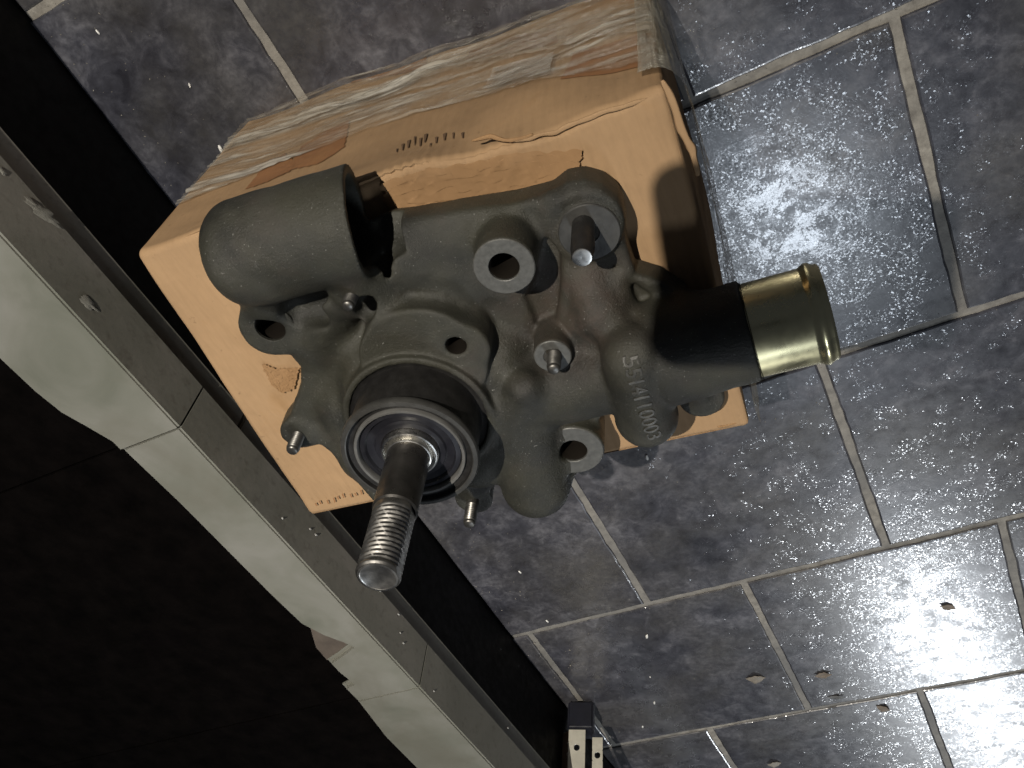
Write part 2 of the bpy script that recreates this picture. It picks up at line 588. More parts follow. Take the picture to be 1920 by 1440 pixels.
def box_point(u, v, h):
    """u,v,h in 0..1 on the surface of the unit cube -> world point with rounded edges and dents"""
    rr = .006
    U, Vv = .385, .279
    x, y, z = u * U, v * Vv, h * HB
    # rounded box
    cx = min(max(x, rr), U - rr); cy = min(max(y, rr), Vv - rr); cz = min(max(z, rr), HB - rr)
    d = Vector((x - cx, y - cy, z - cz))
    if d.length > 1e-9: d = d.normalized() * rr
    x, y, z = cx + d.x, cy + d.y, cz + d.z
    p = bxy(x / U, y / Vv)
    k = max(0, (z / HB - .55) / .45)
    den = edge_dent(u) * k ** 3 * max(0, 1 - v * 6)
    nx = mnoise.noise(Vector((x * 14, y * 14, z * 14))) * .0022 + mnoise.noise(Vector((x * 45 + 9, y * 45, z * 45))) * .00035
    out = Vector((0, 0, 0))
    q = Vector((p[0], p[1] + den, z))
    mk = math.exp(-((u - .58) / .22) ** 2) * (.6 + .4 * math.sin(u * 37))
    if v <= .35: 
        q.y -= mk * max(0, k - .25) * .0011 * math.sin(x * 2 * math.pi / .0075 + 2 * math.sin(u * 21)) * (1 if v <= 1e-6 else max(0, 1 - v * 30))
        if v > 1e-6: q.z += mk * .00035 * math.sin((x + .5 * y) * 2 * math.pi / .013) * max(0, 1 - v * 3) + .0012 * mnoise.noise(Vector((x * 18, y * 22, 5))) * max(0, 1 - v * 7)
    if v > 1e-6 and v < 1 - 1e-6 and 1e-6 < u < 1 - 1e-6:
        q.z += nx * 1.0 - .003 * math.sin(math.pi * u) * math.sin(math.pi * v)
    elif v <= 1e-6:
        q.y += nx * 1.6 + .004 * math.sin(math.pi * u) * math.sin(math.pi * h)
        q.z -= den * .3
    elif u >= 1 - 1e-6:
        q.x += nx - .004 * math.sin(math.pi * v) * math.sin(math.pi * h)
    elif u <= 1e-6:
        q.x += nx
    return q


def grid_face(f, n, m):
    V = [f(i / n, j / m) for j in range(m + 1) for i in range(n + 1)]
    F = [(j * (n + 1) + i, j * (n + 1) + i + 1, (j + 1) * (n + 1) + i + 1, (j + 1) * (n + 1) + i) for j in range(m) for i in range(n)]
    return V, F


def sm(t):  # denser sampling near both ends
    return .5 - .5 * math.cos(math.pi * t)


bm = bmesh.new()
for f, n, m in ((lambda a, b: box_point(sm(a), sm(b), 1), 300, 160), (lambda a, b: box_point(sm(a), 0, sm(b)), 300, 90),
                (lambda a, b: box_point(1, sm(a), sm(b)), 90, 70), (lambda a, b: box_point(0, sm(a), sm(b)), 90, 70),
                (lambda a, b: box_point(sm(a), 1, sm(b)), 120, 70)):
    V, F = grid_face(f, n, m)
    vs = [bm.verts.new(v) for v in V]
    for q in F: bm.faces.new([vs[i] for i in q])
bmesh.ops.remove_doubles(bm, verts=bm.verts, dist=.00006)
bm_obj("carton", bm, CARD, box, True, 60)


def on_near(u, h, off=.0006, wr=0.0, s=0):
    p = box_point(u, 0, h)
    n = mnoise.noise(Vector((u * 9 + s, h * 30, s * 3.1))) + .5 * mnoise.noise(Vector((u * 30 + s, h * 90, s)))
    fold = 0.0
    if wr:
        for q_, (h0_, sl, a_) in enumerate(((.90, -.10, 1.0), (.80, -.16, .8), (.70, -.06, 1.0), (.60, -.14, .7), (.50, -.04, .9), (.36, -.10, .8), (.24, .02, .7))):
            dd = h - h0_ - sl * u * .5 - .015 * mnoise.noise(Vector((u * 6, q_ * 3.0, s)))
            fold += a_ * math.exp(-(dd / .008) ** 2) * (.35 + .65 * max(0, mnoise.noise(Vector((u * 5 + q_, q_, s)))) * 2)
    return Vector((p.x, p.y - off - abs(n) * wr - fold * .0018 * (1 if wr else 0), p.z))


def on_top(u, v, off=.0005):
    p = box_point(u, v, 1)
    return Vector((p.x, p.y, p.z + off + .0008))


def on_right(v, h, off=.0008, wr=0.0, s=0):
    p = box_point(1, v, h)
    n = mnoise.noise(Vector((v * 9 + s, h * 20, s * 2.1)))
    return Vector((p.x - off - abs(n) * wr, p.y, p.z))


def ipatch(name, mat, n, m, f, jag=0.0, seed=0, parent=box):
    V, F = grid_face(f, n, m)
    if jag:
        V = [v + Vector((mnoise.noise(v * 260 + Vector((seed, 0, 0))) * jag, 0, mnoise.noise(v * 240 + Vector((0, seed, 0))) * jag)) for v in V]
    return mesh_obj(name, V, F, mat, parent)


# where a pixel of the near side lies, in (u, h)
def near_uh(px, py):
    d = R.T @ np.array([(px - 960) / FPX, (py - 720) / FPX, 1.0])
    # plane through TL, TR, vertical
    e = TR - TL; nrm = np.array([e[1], -e[0], 0])
    t = ((np.array([TL[0], TL[1], 0]) - CAM) @ nrm) / (d @ nrm)
    P = CAM + t * d
    return ((P[:2] - TL) @ e) / (e @ e), P[2] / HB


def top_uv(px, py):
    P = at(px, py, HB)[:2]
    e = TR - TL; g = BL - TL
    A = np.array([[e[0], g[0]], [e[1], g[1]]])
    return np.linalg.solve(A, P - TL)


def lerp(a, b, t): return a + (b - a) * t


def interp(pts, t):
    x = t * (len(pts) - 1); i = min(int(x), len(pts) - 2)
    return lerp(np.array(pts[i]), np.array(pts[i + 1]), x - i)


def near_strip(name, mat, top_px, bot_px, n, m, off, wr=0., jag=0., seed=0):
    T = [near_uh(*p) for p in top_px]; B = [near_uh(*p) for p in bot_px]

    def f(a, b):
        q = lerp(interp(B, a), interp(T, a), b)
        return on_near(min(max(q[0], .002), .998), min(max(q[1], .004), .985), off, wr, seed)
    return ipatch(name, mat, n, m, f, jag, seed)


# brown paper tape patches under the clear tape (near side)
near_strip("brown_tape", KRAFT, [(500, 300), (530, 282), (552, 300)], [(458, 352), (500, 338), (540, 318)], 40, 30, .0007, jag=.0016, seed=3)
near_strip("brown_tape", KRAFT, [(560, 268), (600, 245), (655, 222)], [(540, 316), (590, 300), (640, 270)], 40, 30, .0007, jag=.0016, seed=5)
near_strip("brown_tape", KRAFT, [(1075, 98), (1150, 80), (1245, 52)], [(1050, 148), (1150, 130), (1246, 108)], 50, 20, .0007, jag=.0, seed=8)
near_strip("brown_tape", KRAFT, [(880, 92), (960, 70), (1040, 52)], [(870, 110), (960, 95), (1045, 75)], 50, 20, .0007, jag=.0, seed=9)
near_strip("brown_tape", KRAFT, [(700, 128), (750, 112), (800, 98)], [(660, 160), (730, 140), (800, 125)], 50, 20, .0007, jag=.002, seed=10)
# clear parcel tape round the near side
near_strip("clear_tape", TAPE, [(440, 262), (700, 160), (1000, 62), (1246, -6)], [(330, 388), (600, 272), (860, 182), (1247, 108)], 220, 130, .0016, .0022, seed=12)
near_strip("clear_tape", TAPE, [(470, 232), (720, 130), (1000, 40), (1246, -30)], [(420, 292), (640, 206), (880, 122), (1246, 62)], 220, 130, .0046, .0030, seed=22)
near_strip("film_glare", mat_glare(), [(925, 128), (985, 112), (1042, 100)], [(905, 166), (970, 154), (1032, 144)], 20, 10, .0044, .0008, seed=31)  # glare on the tape, painted as a pale see-through patch


def top_strip(name, mat, A_px, B_px, n, m, off, jag=0., seed=0):
    A = [top_uv(*p) for p in A_px]; B = [top_uv(*p) for p in B_px]

    def f(a, b):
        q = lerp(interp(B, a), interp(A, a), b)
        u, v = min(max(q[0], .01), .99), min(max(q[1], .018), .99)
        o = on_top(u, v, off)
        j = Vector((mnoise.noise(Vector((a * 12 + seed, b * 12, 0))), mnoise.noise(Vector((a * 12, b * 12, seed))), 0)) * jag
        return o + j
    return ipatch(name, mat, n, m, f)


top_strip("torn_paper", CARD_IN, [(712, 338), (800, 306), (900, 280), (1000, 262), (1085, 268)], [(740, 430), (850, 422), (930, 408), (1020, 385), (1078, 350)], 160, 80, .0020, .003, 4)
top_strip("torn_paper", CARD_IN, [(490, 680), (520, 690), (560, 690)], [(510, 720), (530, 735), (552, 728)], 60, 50, .0016, .002, 7)


# curled torn lip of the paper along the crushed near edge
def lip(px_pts, r, z, mat, name="torn_lip"):
    pts = [Vector(at(x, y, z)) for x, y in px_pts]
    fine = []
    for a, b in zip(pts, pts[1:]):
        for k in range(6): fine.append(a.lerp(b, k / 6))
    fine.append(pts[-1])
    V, F = [], []
    for i, p in enumerate(fine):
        t = (fine[min(i + 1, len(fine) - 1)] - fine[max(i - 1, 0)]).normalized()
        s = t.cross(Vector((0, 0, 1))).normalized()
        e = math.sin(math.pi * i / (len(fine) - 1)) ** .5
        rr = r * (0.35 + .65 * e) * (1 + .5 * mnoise.noise(p * 120))
        p = p + s * mnoise.noise(p * 90) * .0018 + Vector((0, 0, mnoise.noise(p * 70) * .001))
        for k in range(6):
            th = 2 * math.pi * k / 6
            V.append(p + s * rr * 2.0 * math.cos(th) + Vector((0, 0, 1)) * rr * .6 * math.sin(th))
    for i in range(len(fine) - 1):
        for k in range(6):
            a = i * 6 + k; b = i * 6 + (k + 1) % 6
            F.append((a, b, b + 6, a + 6))
    F.append(tuple(range(5, -1, -1))); F.append(tuple((len(fine) - 1) * 6 + k for k in range(6)))
    return mesh_obj(name, V, F, mat, box)


lip([(955, 265), (1000, 258), (1045, 248), (1080, 232), (1120, 215), (1170, 200), (1215, 185)], .0009, HB - .0006, CARD)
lip([(885, 266), (920, 258), (960, 262), (1000, 252)], .0008, HB - .0004, CARD_IN)
lip([(1240, 152), (1262, 195), (1285, 250), (1298, 285), (1308, 330)], .0014, HB - .0004, CARD)
lip([(1345, 800), (1375, 795), (1402, 788)], .0006, HB - .0003, CARD_IN)

# stretch film round the right-hand side


fe = (TR - TL) / np.linalg.norm(TR - TL); fs = (BR - TR) / np.linalg.norm(BR - TR)
film_pts = [TR - fe * .013 - fs * .0012, TR - fe * .009 - fs * .0028, TR - fe * .004 - fs * .0030, TR + fe * .0020 - fs * .0010,
            TR + fe * .0075 + fs * .010, TR + fe * .0095 + fs * .035, TR + fe * .010 + fs * .10, TR + fe * .009 + fs * .18, TR + fe * .006 + fs * .245, TR + fe * .003 + fs * .272]


def catmull(P, t):
    x = t * (len(P) - 1); i = min(int(x), len(P) - 2); x -= i
    p0, p1, p2, p3 = P[max(i - 1, 0)], P[i], P[i + 1], P[min(i + 2, len(P) - 1)]
    return .5 * ((2 * p1) + (p2 - p0) * x + (2 * p0 - 5 * p1 + 4 * p2 - p3) * x * x + (3 * p1 - 3 * p2 + p3 - p0) * x ** 3)


def film_f(a, b):
    p = catmull(film_pts, a); q = catmull(film_pts, min(a + .01, 1)) - catmull(film_pts, max(a - .01, 0))
    n = np.array([q[1], -q[0]]); n /= np.linalg.norm(n)
    top = .965 - .05 * max(0, 1 - a * 2.6)
    h = lerp(.02, top, b)
    k = mnoise.noise(Vector((a * 8, h * 5, 3))) * .0016 + mnoise.noise(Vector((a * 30, h * 9, 7))) * .0007 - .0035 * b ** 6
    p = p + n * k
    return Vector((p[0], p[1], h * HB))


ipatch("stretch_film", FILM, 140, 90, film_f)

# dark ink / scuff dashes near the crushed edge and flute marks at the far corner
scuff = simple("scuffed_flute", (.12, .07, .035), .8, 0, 90, .3, .2)
k = 0
for (px, py, L) in [(741, 282, 9), (751, 276, 13), (762, 272, 17), (773, 266, 18), (784, 268, 17), (793, 262, 20), (804, 272, 10), (814, 262, 12), (829, 256, 14), (845, 252, 12), (862, 250, 10)]:
    a = at(px, py + L / 2, HB + .0002); b = at(px + 1, py - L / 2 + 4, HB + .0002)
    near_ = near_uh(px, py); near2 = near_uh(px, py - L)
    p0 = on_near(near_[0], min(near_[1], .97), .0008); p1 = on_near(near2[0], min(near2[1], .97), .0008)
    d = Vector((.0007 + .0003 * (k % 3), 0, 0))
    mesh_obj("scuff", [p0 - d * .4, p0 + d * .4, p1 + d, p1 - d], [(0, 1, 2, 3)], scuff, box, False); k += 1
for i in range(9):
    px = 594 + i * 10.5 + random.uniform(-3, 3); py = 950 - i * 2.9 + random.uniform(-3, 1)
    L = 5 + 4 * random.random()
    a = Vector(at(px, py, HB + .0016)); b = Vector(at(px - 3, py - L, HB + .0016)); d = Vector((.0006, 0, 0))
    mesh_obj("scuff", [a - d, a + d, b + d, b - d], [(0, 1, 2, 3)], KRAFT, box, False)

# ------------------------------------------------------------------ pump: cast body as one smooth-blended solid
ZB = HB + .0012
H0 = np.array([.20 - .23, .10, ZB - .012])
H1 = np.array([.46, .53, ZB + .118])
VS = .00135
nx, ny, nz = [int((H1[i] - H0[i]) / VS) for i in range(3)]
gx = (H0[0] + VS * np.arange(nx)).astype(np.float32)
gy = (H0[1] + VS * np.arange(ny)).astype(np.float32)
gz = (H0[2] + VS * np.arange(nz)).astype(np.float32)
D = np.full((nx, ny, nz), .03, np.float32)


def sub(lo, hi, mg=.014):
    s = []
    for i, g in enumerate((gx, gy, gz)):
        a = max(0, int((lo[i] - mg - H0[i]) / VS)); b = min(len(g), int((hi[i] + mg - H0[i]) / VS) + 2)
        s.append(slice(a, max(b, a + 1)))
    X, Y, Z = gx[s[0]][:, None, None], gy[s[1]][None, :, None], gz[s[2]][None, None, :]
    return tuple(s), X, Y, Z


def union(s, d, k):
    a = D[s]
    if k <= 0: D[s] = np.minimum(a, d); return
    h = np.maximum(k - np.abs(a - d), 0) / k
    D[s] = np.minimum(a, d) - h * h * k * .25


def carve(s, d, k):
    a = D[s]; d = -d
    if k <= 0: D[s] = np.maximum(a, d); return
    h = np.maximum(k - np.abs(a - d), 0) / k
    D[s] = np.maximum(a, d) + h * h * k * .25


def d_capsule(a, b, r, X, Y, Z, r2=None):
    a = np.array(a); b = np.array(b); ab = b - a; L2 = float(ab @ ab)
    t = ((X - a[0]) * ab[0] + (Y - a[1]) * ab[1] + (Z - a[2]) * ab[2]) / L2
    t = np.clip(t, 0, 1)
    rr = r if r2 is None else r + (r2 - r) * t
    return np.sqrt((X - a[0] - t * ab[0]) ** 2 + (Y - a[1] - t * ab[1]) ** 2 + (Z - a[2] - t * ab[2]) ** 2) - rr


def d_cyl(a, b, r, X, Y, Z, rnd=.001, r2=None):
    a = np.array(a); b = np.array(b); ab = b - a; L = float(np.linalg.norm(ab)); u = ab / L
    t = (X - a[0]) * u[0] + (Y - a[1]) * u[1] + (Z - a[2]) * u[2]
    q = np.sqrt(np.maximum((X - a[0]) ** 2 + (Y - a[1]) ** 2 + (Z - a[2]) ** 2 - t * t, 0))
    rr = r if r2 is None else r + (r2 - r) * np.clip(t / L, 0, 1)
    dx = q - rr + rnd; dy = np.abs(t - L / 2) - L / 2 + rnd
    return np.minimum(np.maximum(dx, dy), 0) + np.sqrt(np.maximum(dx, 0) ** 2 + np.maximum(dy, 0) ** 2) - rnd


def bb(a, b, r): return np.minimum(a, b) - r, np.maximum(a, b) + r


def capsule(a, b, r, k=.008, r2=None, cut=False):
    lo, hi = bb(np.array(a), np.array(b), max(r, r2 or 0))
    s, X, Y, Z = sub(lo, hi)
    (carve if cut else union)(s, d_capsule(a, b, r, X, Y, Z, r2), k)


def cyl(a, b, r, k=.006, rnd=.001, r2=None, cut=False):
    lo, hi = bb(np.array(a), np.array(b), max(r, r2 or 0))
    s, X, Y, Z = sub(lo, hi)
    (carve if cut else union)(s, d_cyl(a, b, r, X, Y, Z, rnd, r2), k)


def vcyl(p, z0, z1, r, k=.006, rnd=.001, r2=None, cut=False):
    cyl((p[0], p[1], z0), (p[0], p[1], z1), r, k, rnd, r2, cut)


def plate(poly, z0, z1, k, rnd=.003, cut=False):
    P = np.array(poly)
    lo = (P[:, 0].min(), P[:, 1].min(), z0); hi = (P[:, 0].max(), P[:, 1].max(), z1)
    s, X, Y, Z = sub(lo, hi)
    x = X[:, :, 0]; y = Y[:, :, 0]
    x, y = np.broadcast_arrays(x, y)
    d = np.full(x.shape, 1e9); sg = np.ones(x.shape)
    n = len(P)
    for i in range(n):
        a = P[i]; b = P[(i + 1) % n]; e = b - a
        wx, wy = x - a[0], y - a[1]
        t = np.clip((wx * e[0] + wy * e[1]) / (e @ e), 0, 1)
        d = np.minimum(d, (wx - e[0] * t) ** 2 + (wy - e[1] * t) ** 2)
        c1 = y >= a[1]; c2 = y < b[1]; c3 = e[0] * wy > e[1] * wx
        flip = (c1 & c2 & c3) | (~c1 & ~c2 & ~c3)
        sg = np.where(flip, -sg, sg)
    d2 = (sg * np.sqrt(d))[:, :, None].astype(np.float32)
    zc = (z0 + z1) / 2; hh = (z1 - z0) / 2
    dx = d2 + rnd; dy = np.abs(Z - zc) - hh + rnd
    dd = np.minimum(np.maximum(dx, dy), 0) + np.sqrt(np.maximum(dx, 0) ** 2 + np.maximum(dy, 0) ** 2) - rnd
    (carve if cut else union)(s, dd, k)


def A(px, py, z): return np.array(at(px, py, z))


ZP = ZB + .024           # top of the mounting flange
pl = [(745, 425), (800, 412), (870, 400), (960, 385), (1035, 366), (1062, 345), (1095, 340), (1130, 351), (1155, 375), (1168, 420), (1180, 480),
      (1192, 516), (1240, 530), (1290, 560), (1290, 690), (1200, 740), (1140, 775), (1122, 790), (1124, 850), (1100, 888), (1060, 890), (1000, 900), (940, 895), (915, 930), (880, 945),
      (840, 930), (800, 940), (700, 945), (660, 900), (636, 862), (600, 838), (562, 842), (530, 818), (545, 770), (562, 722), (562, 690), (545, 668), (505, 662), (470, 642), (453, 605), (460, 575), (450, 560), (520, 520), (640, 500), (700, 440)]
plate([at(x, y, ZP)[:2] for x, y in pl], ZB, ZP, 0, .004)
# shallow hollow between ribs on the right-hand half (dusty)
plate([at(x, y, ZP)[:2] for x, y in [(1010, 430), (1050, 455), (1065, 560), (1060, 640), (1010, 620), (985, 560), (1005, 520)]], ZP - .007, ZP + .02, .006, .004, cut=True)
plate([at(x, y, ZP)[:2] for x, y in [(1150, 500), (1180, 530), (1225, 560), (1225, 650), (1180, 600), (1160, 560)]], ZP - .008, ZP + .02, .006, .004, cut=True)
# thin ribs
for a, b, r in (((1072, 470), (1052, 640), .0045), ((1035, 372), (1010, 430), .004), ((1160, 520), (1185, 620), .005)):
    capsule(A(*a, ZP - .002), A(*b, ZP - .002), r, .006)
# ear with spot face under the tall stud
ear = A(1098, 418, ZP)
vcyl(ear, ZB, ZP + .004, .0235, .006, .003)
vcyl(A(1105, 436, ZP + .004), ZP - .004, ZP + .0055, .0192, .002, .001)
# main housing axis
ZF = .322 + .012         # face of the bearing
HX = A(767, 855, ZF)
ax = lambda z: (HX[0], HX[1], z)
# volute: fat ring round the housing merging into the outlet arms
vr = [(A(690, 655, ZB + .020), .018), (A(655, 760, ZB + .018), .018), (A(690, 850, ZB + .016), .018), (A(790, 890, ZB + .018), .018),
      (A(880, 850, ZB + .020), .020), (A(945, 770, ZB + .022), .024), (A(925, 670, ZB + .022), .022), (A(820, 600, ZB + .018), .019)]
for i in range(len(vr)):
    a, ra = vr[i]; b, rb = vr[(i + 1) % len(vr)]
    capsule(a, b, ra, .012, rb)
# cylinder body below the bearing
vcyl(HX, ZB, ZB + .046, .055, .010, .006)
# crescent platform with tapped hole
CR = A(793, 684, ZB + .052)
vcyl(CR, ZB, ZB + .052, .0425, .003, .0025)
vcyl(A(862, 655, ZB + .050), ZB, ZB + .0515, .020, .003, .0025)
# raised collar round the barrel
vcyl(HX, ZB + .03, ZB + .0575, .0522, .0020, .0015)
# discharge arm towards the right with cast neck
NZ = ZB + .037
NE = A(1408, 620, NZ)
NA = A(965, 745, NZ - .012)
capsule(NA, A(1240, 672, NZ - .004), .026, .012, .029)
cyl(A(1235, 664, NZ), NE, .0325, .010, .0025)
capsule(A(1262, 656, NZ), A(1295, 648, NZ), .0335, .006)
# foot nub below the neck
vcyl(A(1316, 745, ZB + .010), ZB, ZB + .014, .016, .004, .003)
capsule(A(1296, 700, ZB + .03), A(1312, 742, ZB + .008), .009, .008)
# lettered boss
LA = A(1188, 668, ZB + .054); LB = A(1216, 796, ZB + .040)
capsule(LA, A(1212, 780, ZB + .046), .0205, .004, .0205)
capsule(LB + np.array([0, -.004, -.016]), A(1212, 778, ZB + .038), .0205, .006)
# knobs on the neck shoulder
capsule(A(1128, 588, ZP + .006), A(1140, 600, ZP + .004), .017, .012)
capsule(A(1110, 560, ZP + .003), A(1100, 520, ZP - .003), .010, .010)
capsule(A(1092, 606, ZP + .001), A(1100, 640, ZP + .001), .011, .010)
# bypass ridge along the top, from the inlet mouth round to the big boss
capsule(A(745, 474, ZB + .018), A(880, 510, ZB + .014), .024, .012, .020)
capsule(A(765, 450, ZP - .008), A(900, 430, ZP - .008), .010, .016)
# big bored boss
BZ = ZB + .054
BP = A(945, 500, BZ)
vcyl(BP, ZB, BZ, .0190, .006, .0012)
# inlet elbow: big horizontal pipe on the left
EZ = ZB + .036
EA = A(492, 466, EZ); EB = A(672, 415, EZ)
EB = np.array([EB[0], EB[1], EZ])
ev = (EB - EA) / np.linalg.norm(EB - EA)
e0 = EA - ev * .0315
s_, X_, Y_, Z_ = sub(*bb(e0, EB + ev * .03, .0345))
d_ = d_cyl(e0, EB + ev * .03, .0342, X_, Y_, Z_, .021)
nn = ev + np.array([0, .20, -.16]); nn /= np.linalg.norm(nn)
d_ = np.maximum(d_, (X_ - EB[0]) * nn[0] + (Y_ - EB[1]) * nn[1] + (Z_ - EB[2]) * nn[2])
union(s_, d_, .007)
capsule(EA + np.array([-.002, .002, -.01]), A(505, 540, ZB + .018), .026, .012, .018)
capsule(A(505, 540, ZB + .018), A(600, 530, ZB + .020), .018, .012, .020)
# web from elbow to body, with the triangular pocket
capsule(A(640, 560, ZB + .030), A(600, 640, ZB + .016), .015, .012)
capsule(A(700, 560, ZB + .036), A(672, 520, ZB + .040), .014, .010)
capsule(A(700, 500, ZB + .03), A(740, 580, ZB + .03), .012, .010)
# left bolt ear
vcyl(A(507, 614, ZP), ZB, ZP + .003, .0215, .006, .002)
# stud ear (left bottom)
vcyl(A(556, 812, ZP), ZB + .002, ZP + .001, .0125, .006, .002)
# stud ear (bottom)
vcyl(A(888, 938, ZP - .004), ZB - .004, ZP - .004, .0150, .004, .0015)
# lower bolt ear with a bored boss, barrel next to it
vcyl(A(1075, 845, ZP + .012), ZB, ZP + .012, .0222, .006, .0012)
capsule(A(985, 800, ZB + .03), A(1005, 905, ZB + .028), .024, .008, .0265)
vcyl(A(1008, 880, ZB + .02), ZB - .004, ZB + .028, .0265, .006, .006)
# rib streak between volute and lower arm
capsule(A(985, 730, ZB + .048), A(905, 880, ZB + .030), .012, .012)
# little boss for the middle stud
vcyl(A(1036, 668, ZB + .046), ZB, ZB + .046, .0125, .004, .001)
# boss for the stud beside the inlet mouth
vcyl(A(662, 545, ZB + .046), ZB, ZB + .046, .013, .008, .002)
# ---- carve
vcyl(HX, ZB + .040, ZB + .2, .0474, .0, 0, cut=True)
e = (EB - EA) / np.linalg.norm(EB - EA)
cyl(EA + e * .012, EB + e * .02, .0275, .002, .001, cut=True)          # inlet bore

vcyl(A(507, 614, ZP), ZB - .02, ZP + .02, .0112, .001, 0, cut=True)
capsule(A(711, 430, ZB + .036), A(722, 500, ZB + .034), .0065, .006, cut=True)
capsule(A(722, 500, ZB + .034), A(735, 560, ZB + .034), .0050, .005, cut=True)
vcyl(BP, ZB - .01, BZ + .01, .0093, .001, 0, cut=True)
vcyl(A(1075, 845, ZP + .012), ZB - .01, ZP + .03, .0100, .001, 0, cut=True)
vcyl(A(855, 650, ZB + .052), ZB + .012, ZB + .06, .0068, .001, 0, cut=True)
# triangular pocket beside the inlet and slot by the stud
capsule(A(548, 572, ZB + .036), A(600, 545, ZB + .036), .0075, .006, cut=True)
capsule(A(560, 585, ZB + .030), A(600, 580, ZB + .032), .011, .006, cut=True)
capsule(A(684, 562, ZB + .046), A(690, 580, ZB + .042), .0075, .004, cut=True)


def surface_nets(D):
    nx, ny, nz = D.shape
    ins = D < 0
    c = np.zeros((nx - 1, ny - 1, nz - 1), np.int8)
    for i in (0, 1):
        for j in (0, 1):
            for k in (0, 1):
                c += ins[i:nx - 1 + i, j:ny - 1 + j, k:nz - 1 + k]
    act = (c > 0) & (c < 8)
    I, J, K = np.nonzero(act)
    idx = -np.ones(act.shape, np.int32); idx[I, J, K] = np.arange(len(I))
    P = np.zeros((len(I), 3)); W = np.zeros(len(I))
    cor = [(i, j, k) for i in (0, 1) for j in (0, 1) for k in (0, 1)]
    val = {q: D[I + q[0], J + q[1], K + q[2]].astype(np.float64) for q in cor}
    for a in cor:
        for d in range(3):
            if a[d] == 0:
                b = list(a); b[d] = 1; b = tuple(b)
                va, vb = val[a], val[b]
                m = (va < 0) != (vb < 0)
                t = np.where(m, va / np.where(m, va - vb, 1), 0)
                for x in range(3):
                    P[:, x] += np.where(m, a[x] + (t if x == d else 0), 0)
                W += m
    P = P / W[:, None] + np.stack([I, J, K], 1)
    V = H0 + VS * P
    F = []
    for d in range(3):
        sl0 = [slice(1, -1)] * 3; sl1 = [slice(1, -1)] * 3
        sl0[d] = slice(0, -1); sl1[d] = slice(1, None)
        a = ins[tuple(sl0)]; b = ins[tuple(sl1)]
        for sgn, mk in ((0, a & ~b), (1, ~a & b)):
            q = np.nonzero(mk)
            ii = [q[0] + (1 if d != 0 else 0), q[1] + (1 if d != 1 else 0), q[2] + (1 if d != 2 else 0)]
            u, v = (d + 1) % 3, (d + 2) % 3

            def g(du, dv):
                t = [x.copy() for x in ii]; t[u] = t[u] - du; t[v] = t[v] - dv
                return idx[t[0], t[1], t[2]]
            f = [g(1, 1), g(0, 1), g(0, 0), g(1, 0)]
            if sgn: f = f[::-1]
            F.append(np.stack(f, 1))
    return V, np.concatenate(F)


# slightly uneven sand-cast skin
rs_ = np.random.RandomState(4)
for cell, amp in ((.012, .00028), (.0045, .00014)):
    n_ = [int((H1[i] - H0[i]) / cell) + 3 for i in range(3)]
    G = rs_.uniform(-1, 1, n_).astype(np.float32)
    for ax_i, g in enumerate((gx, gy, gz)):
        t_ = (g - H0[ax_i]) / cell; i0 = t_.astype(int); fr = t_ - i0; fr = fr * fr * (3 - 2 * fr)
        sh_ = [1, 1, 1]; sh_[ax_i] = -1
        G = np.take(G, i0, ax_i) * (1 - fr.reshape(sh_)) + np.take(G, i0 + 1, ax_i) * fr.reshape(sh_)
    D += (G * amp).astype(np.float32)
V, F = surface_nets(D)
pump = empty("water_pump", (HX[0], HX[1], HB))
tag(pump, "dark cast iron engine water pump with threaded shaft lying on the cardboard box", "water pump")
me = bpy.data.meshes.new("casting")
me.vertices.add(len(V)); me.vertices.foreach_set('co', V.astype(np.float32).ravel())
me.loops.add(F.size); me.loops.foreach_set('vertex_index', F.astype(np.int32).ravel())
me.polygons.add(len(F)); me.polygons.foreach_set('loop_start', np.arange(0, F.size, 4, dtype=np.int32))
me.polygons.foreach_set('loop_total', np.full(len(F), 4, np.int32))
me.update(calc_edges=True); me.validate()
me.polygons.foreach_set('use_smooth', [True] * len(me.polygons))
me.materials.append(CAST)
cast = bpy.data.objects.new("casting", me)
COL.objects.link(cast)
setparent(cast, pump)


# machined faces, as thin rings set just proud of the casting
def ring_face(name, p, z, r0, r1, mat, hgt=.0006):
    return lathe(name, [(r0, -.002), (r0, hgt - .0003), (r0 + .0004, hgt), (r1 - .0006, hgt), (r1, hgt - .0006), (r1, -.002)], mat, (p[0], p[1], z), n=72, parent=pump, cap=False)


ring_face("machined_boss_face", BP, BZ, .0093, .0186, MACH)
ring_face("machined_boss_face", A(1075, 845, ZP + .012), ZP + .012, .0100, .0217, MACH)
ring_face("machined_boss_face", A(507, 614, ZP + .003), ZP + .003, .0108, .0175, CAST)
ring_face("spot_face", A(1105, 436, ZP + .0055), ZP + .0055, .006, .0188, RINGM)
ring_face("stud_seat", A(1036, 668, ZB + .046), ZB + .046, .006, .0122, MACH)

for p_, r_, zt in ((BP, .0094, BZ - .0015), (A(1075, 845, ZP + .012), .0101, ZP + .0105), (A(507, 614, ZP), .0109, ZP + .001), (A(855, 650, ZB + .052), .0069, ZB + .0505)):
    lathe("added_bore_shade_lining", [(r_ - .0002, .0004), (r_ - .0010, -.0015), (r_ - .0012, -.012), (r_ - .0014, ZB + .002 - zt), (.00001, ZB + .001 - zt)], DARKHOLE, (p_[0], p_[1], zt), n=48, parent=pump, cap=False)  # added near-black lining, shade inside the holes put into its colour

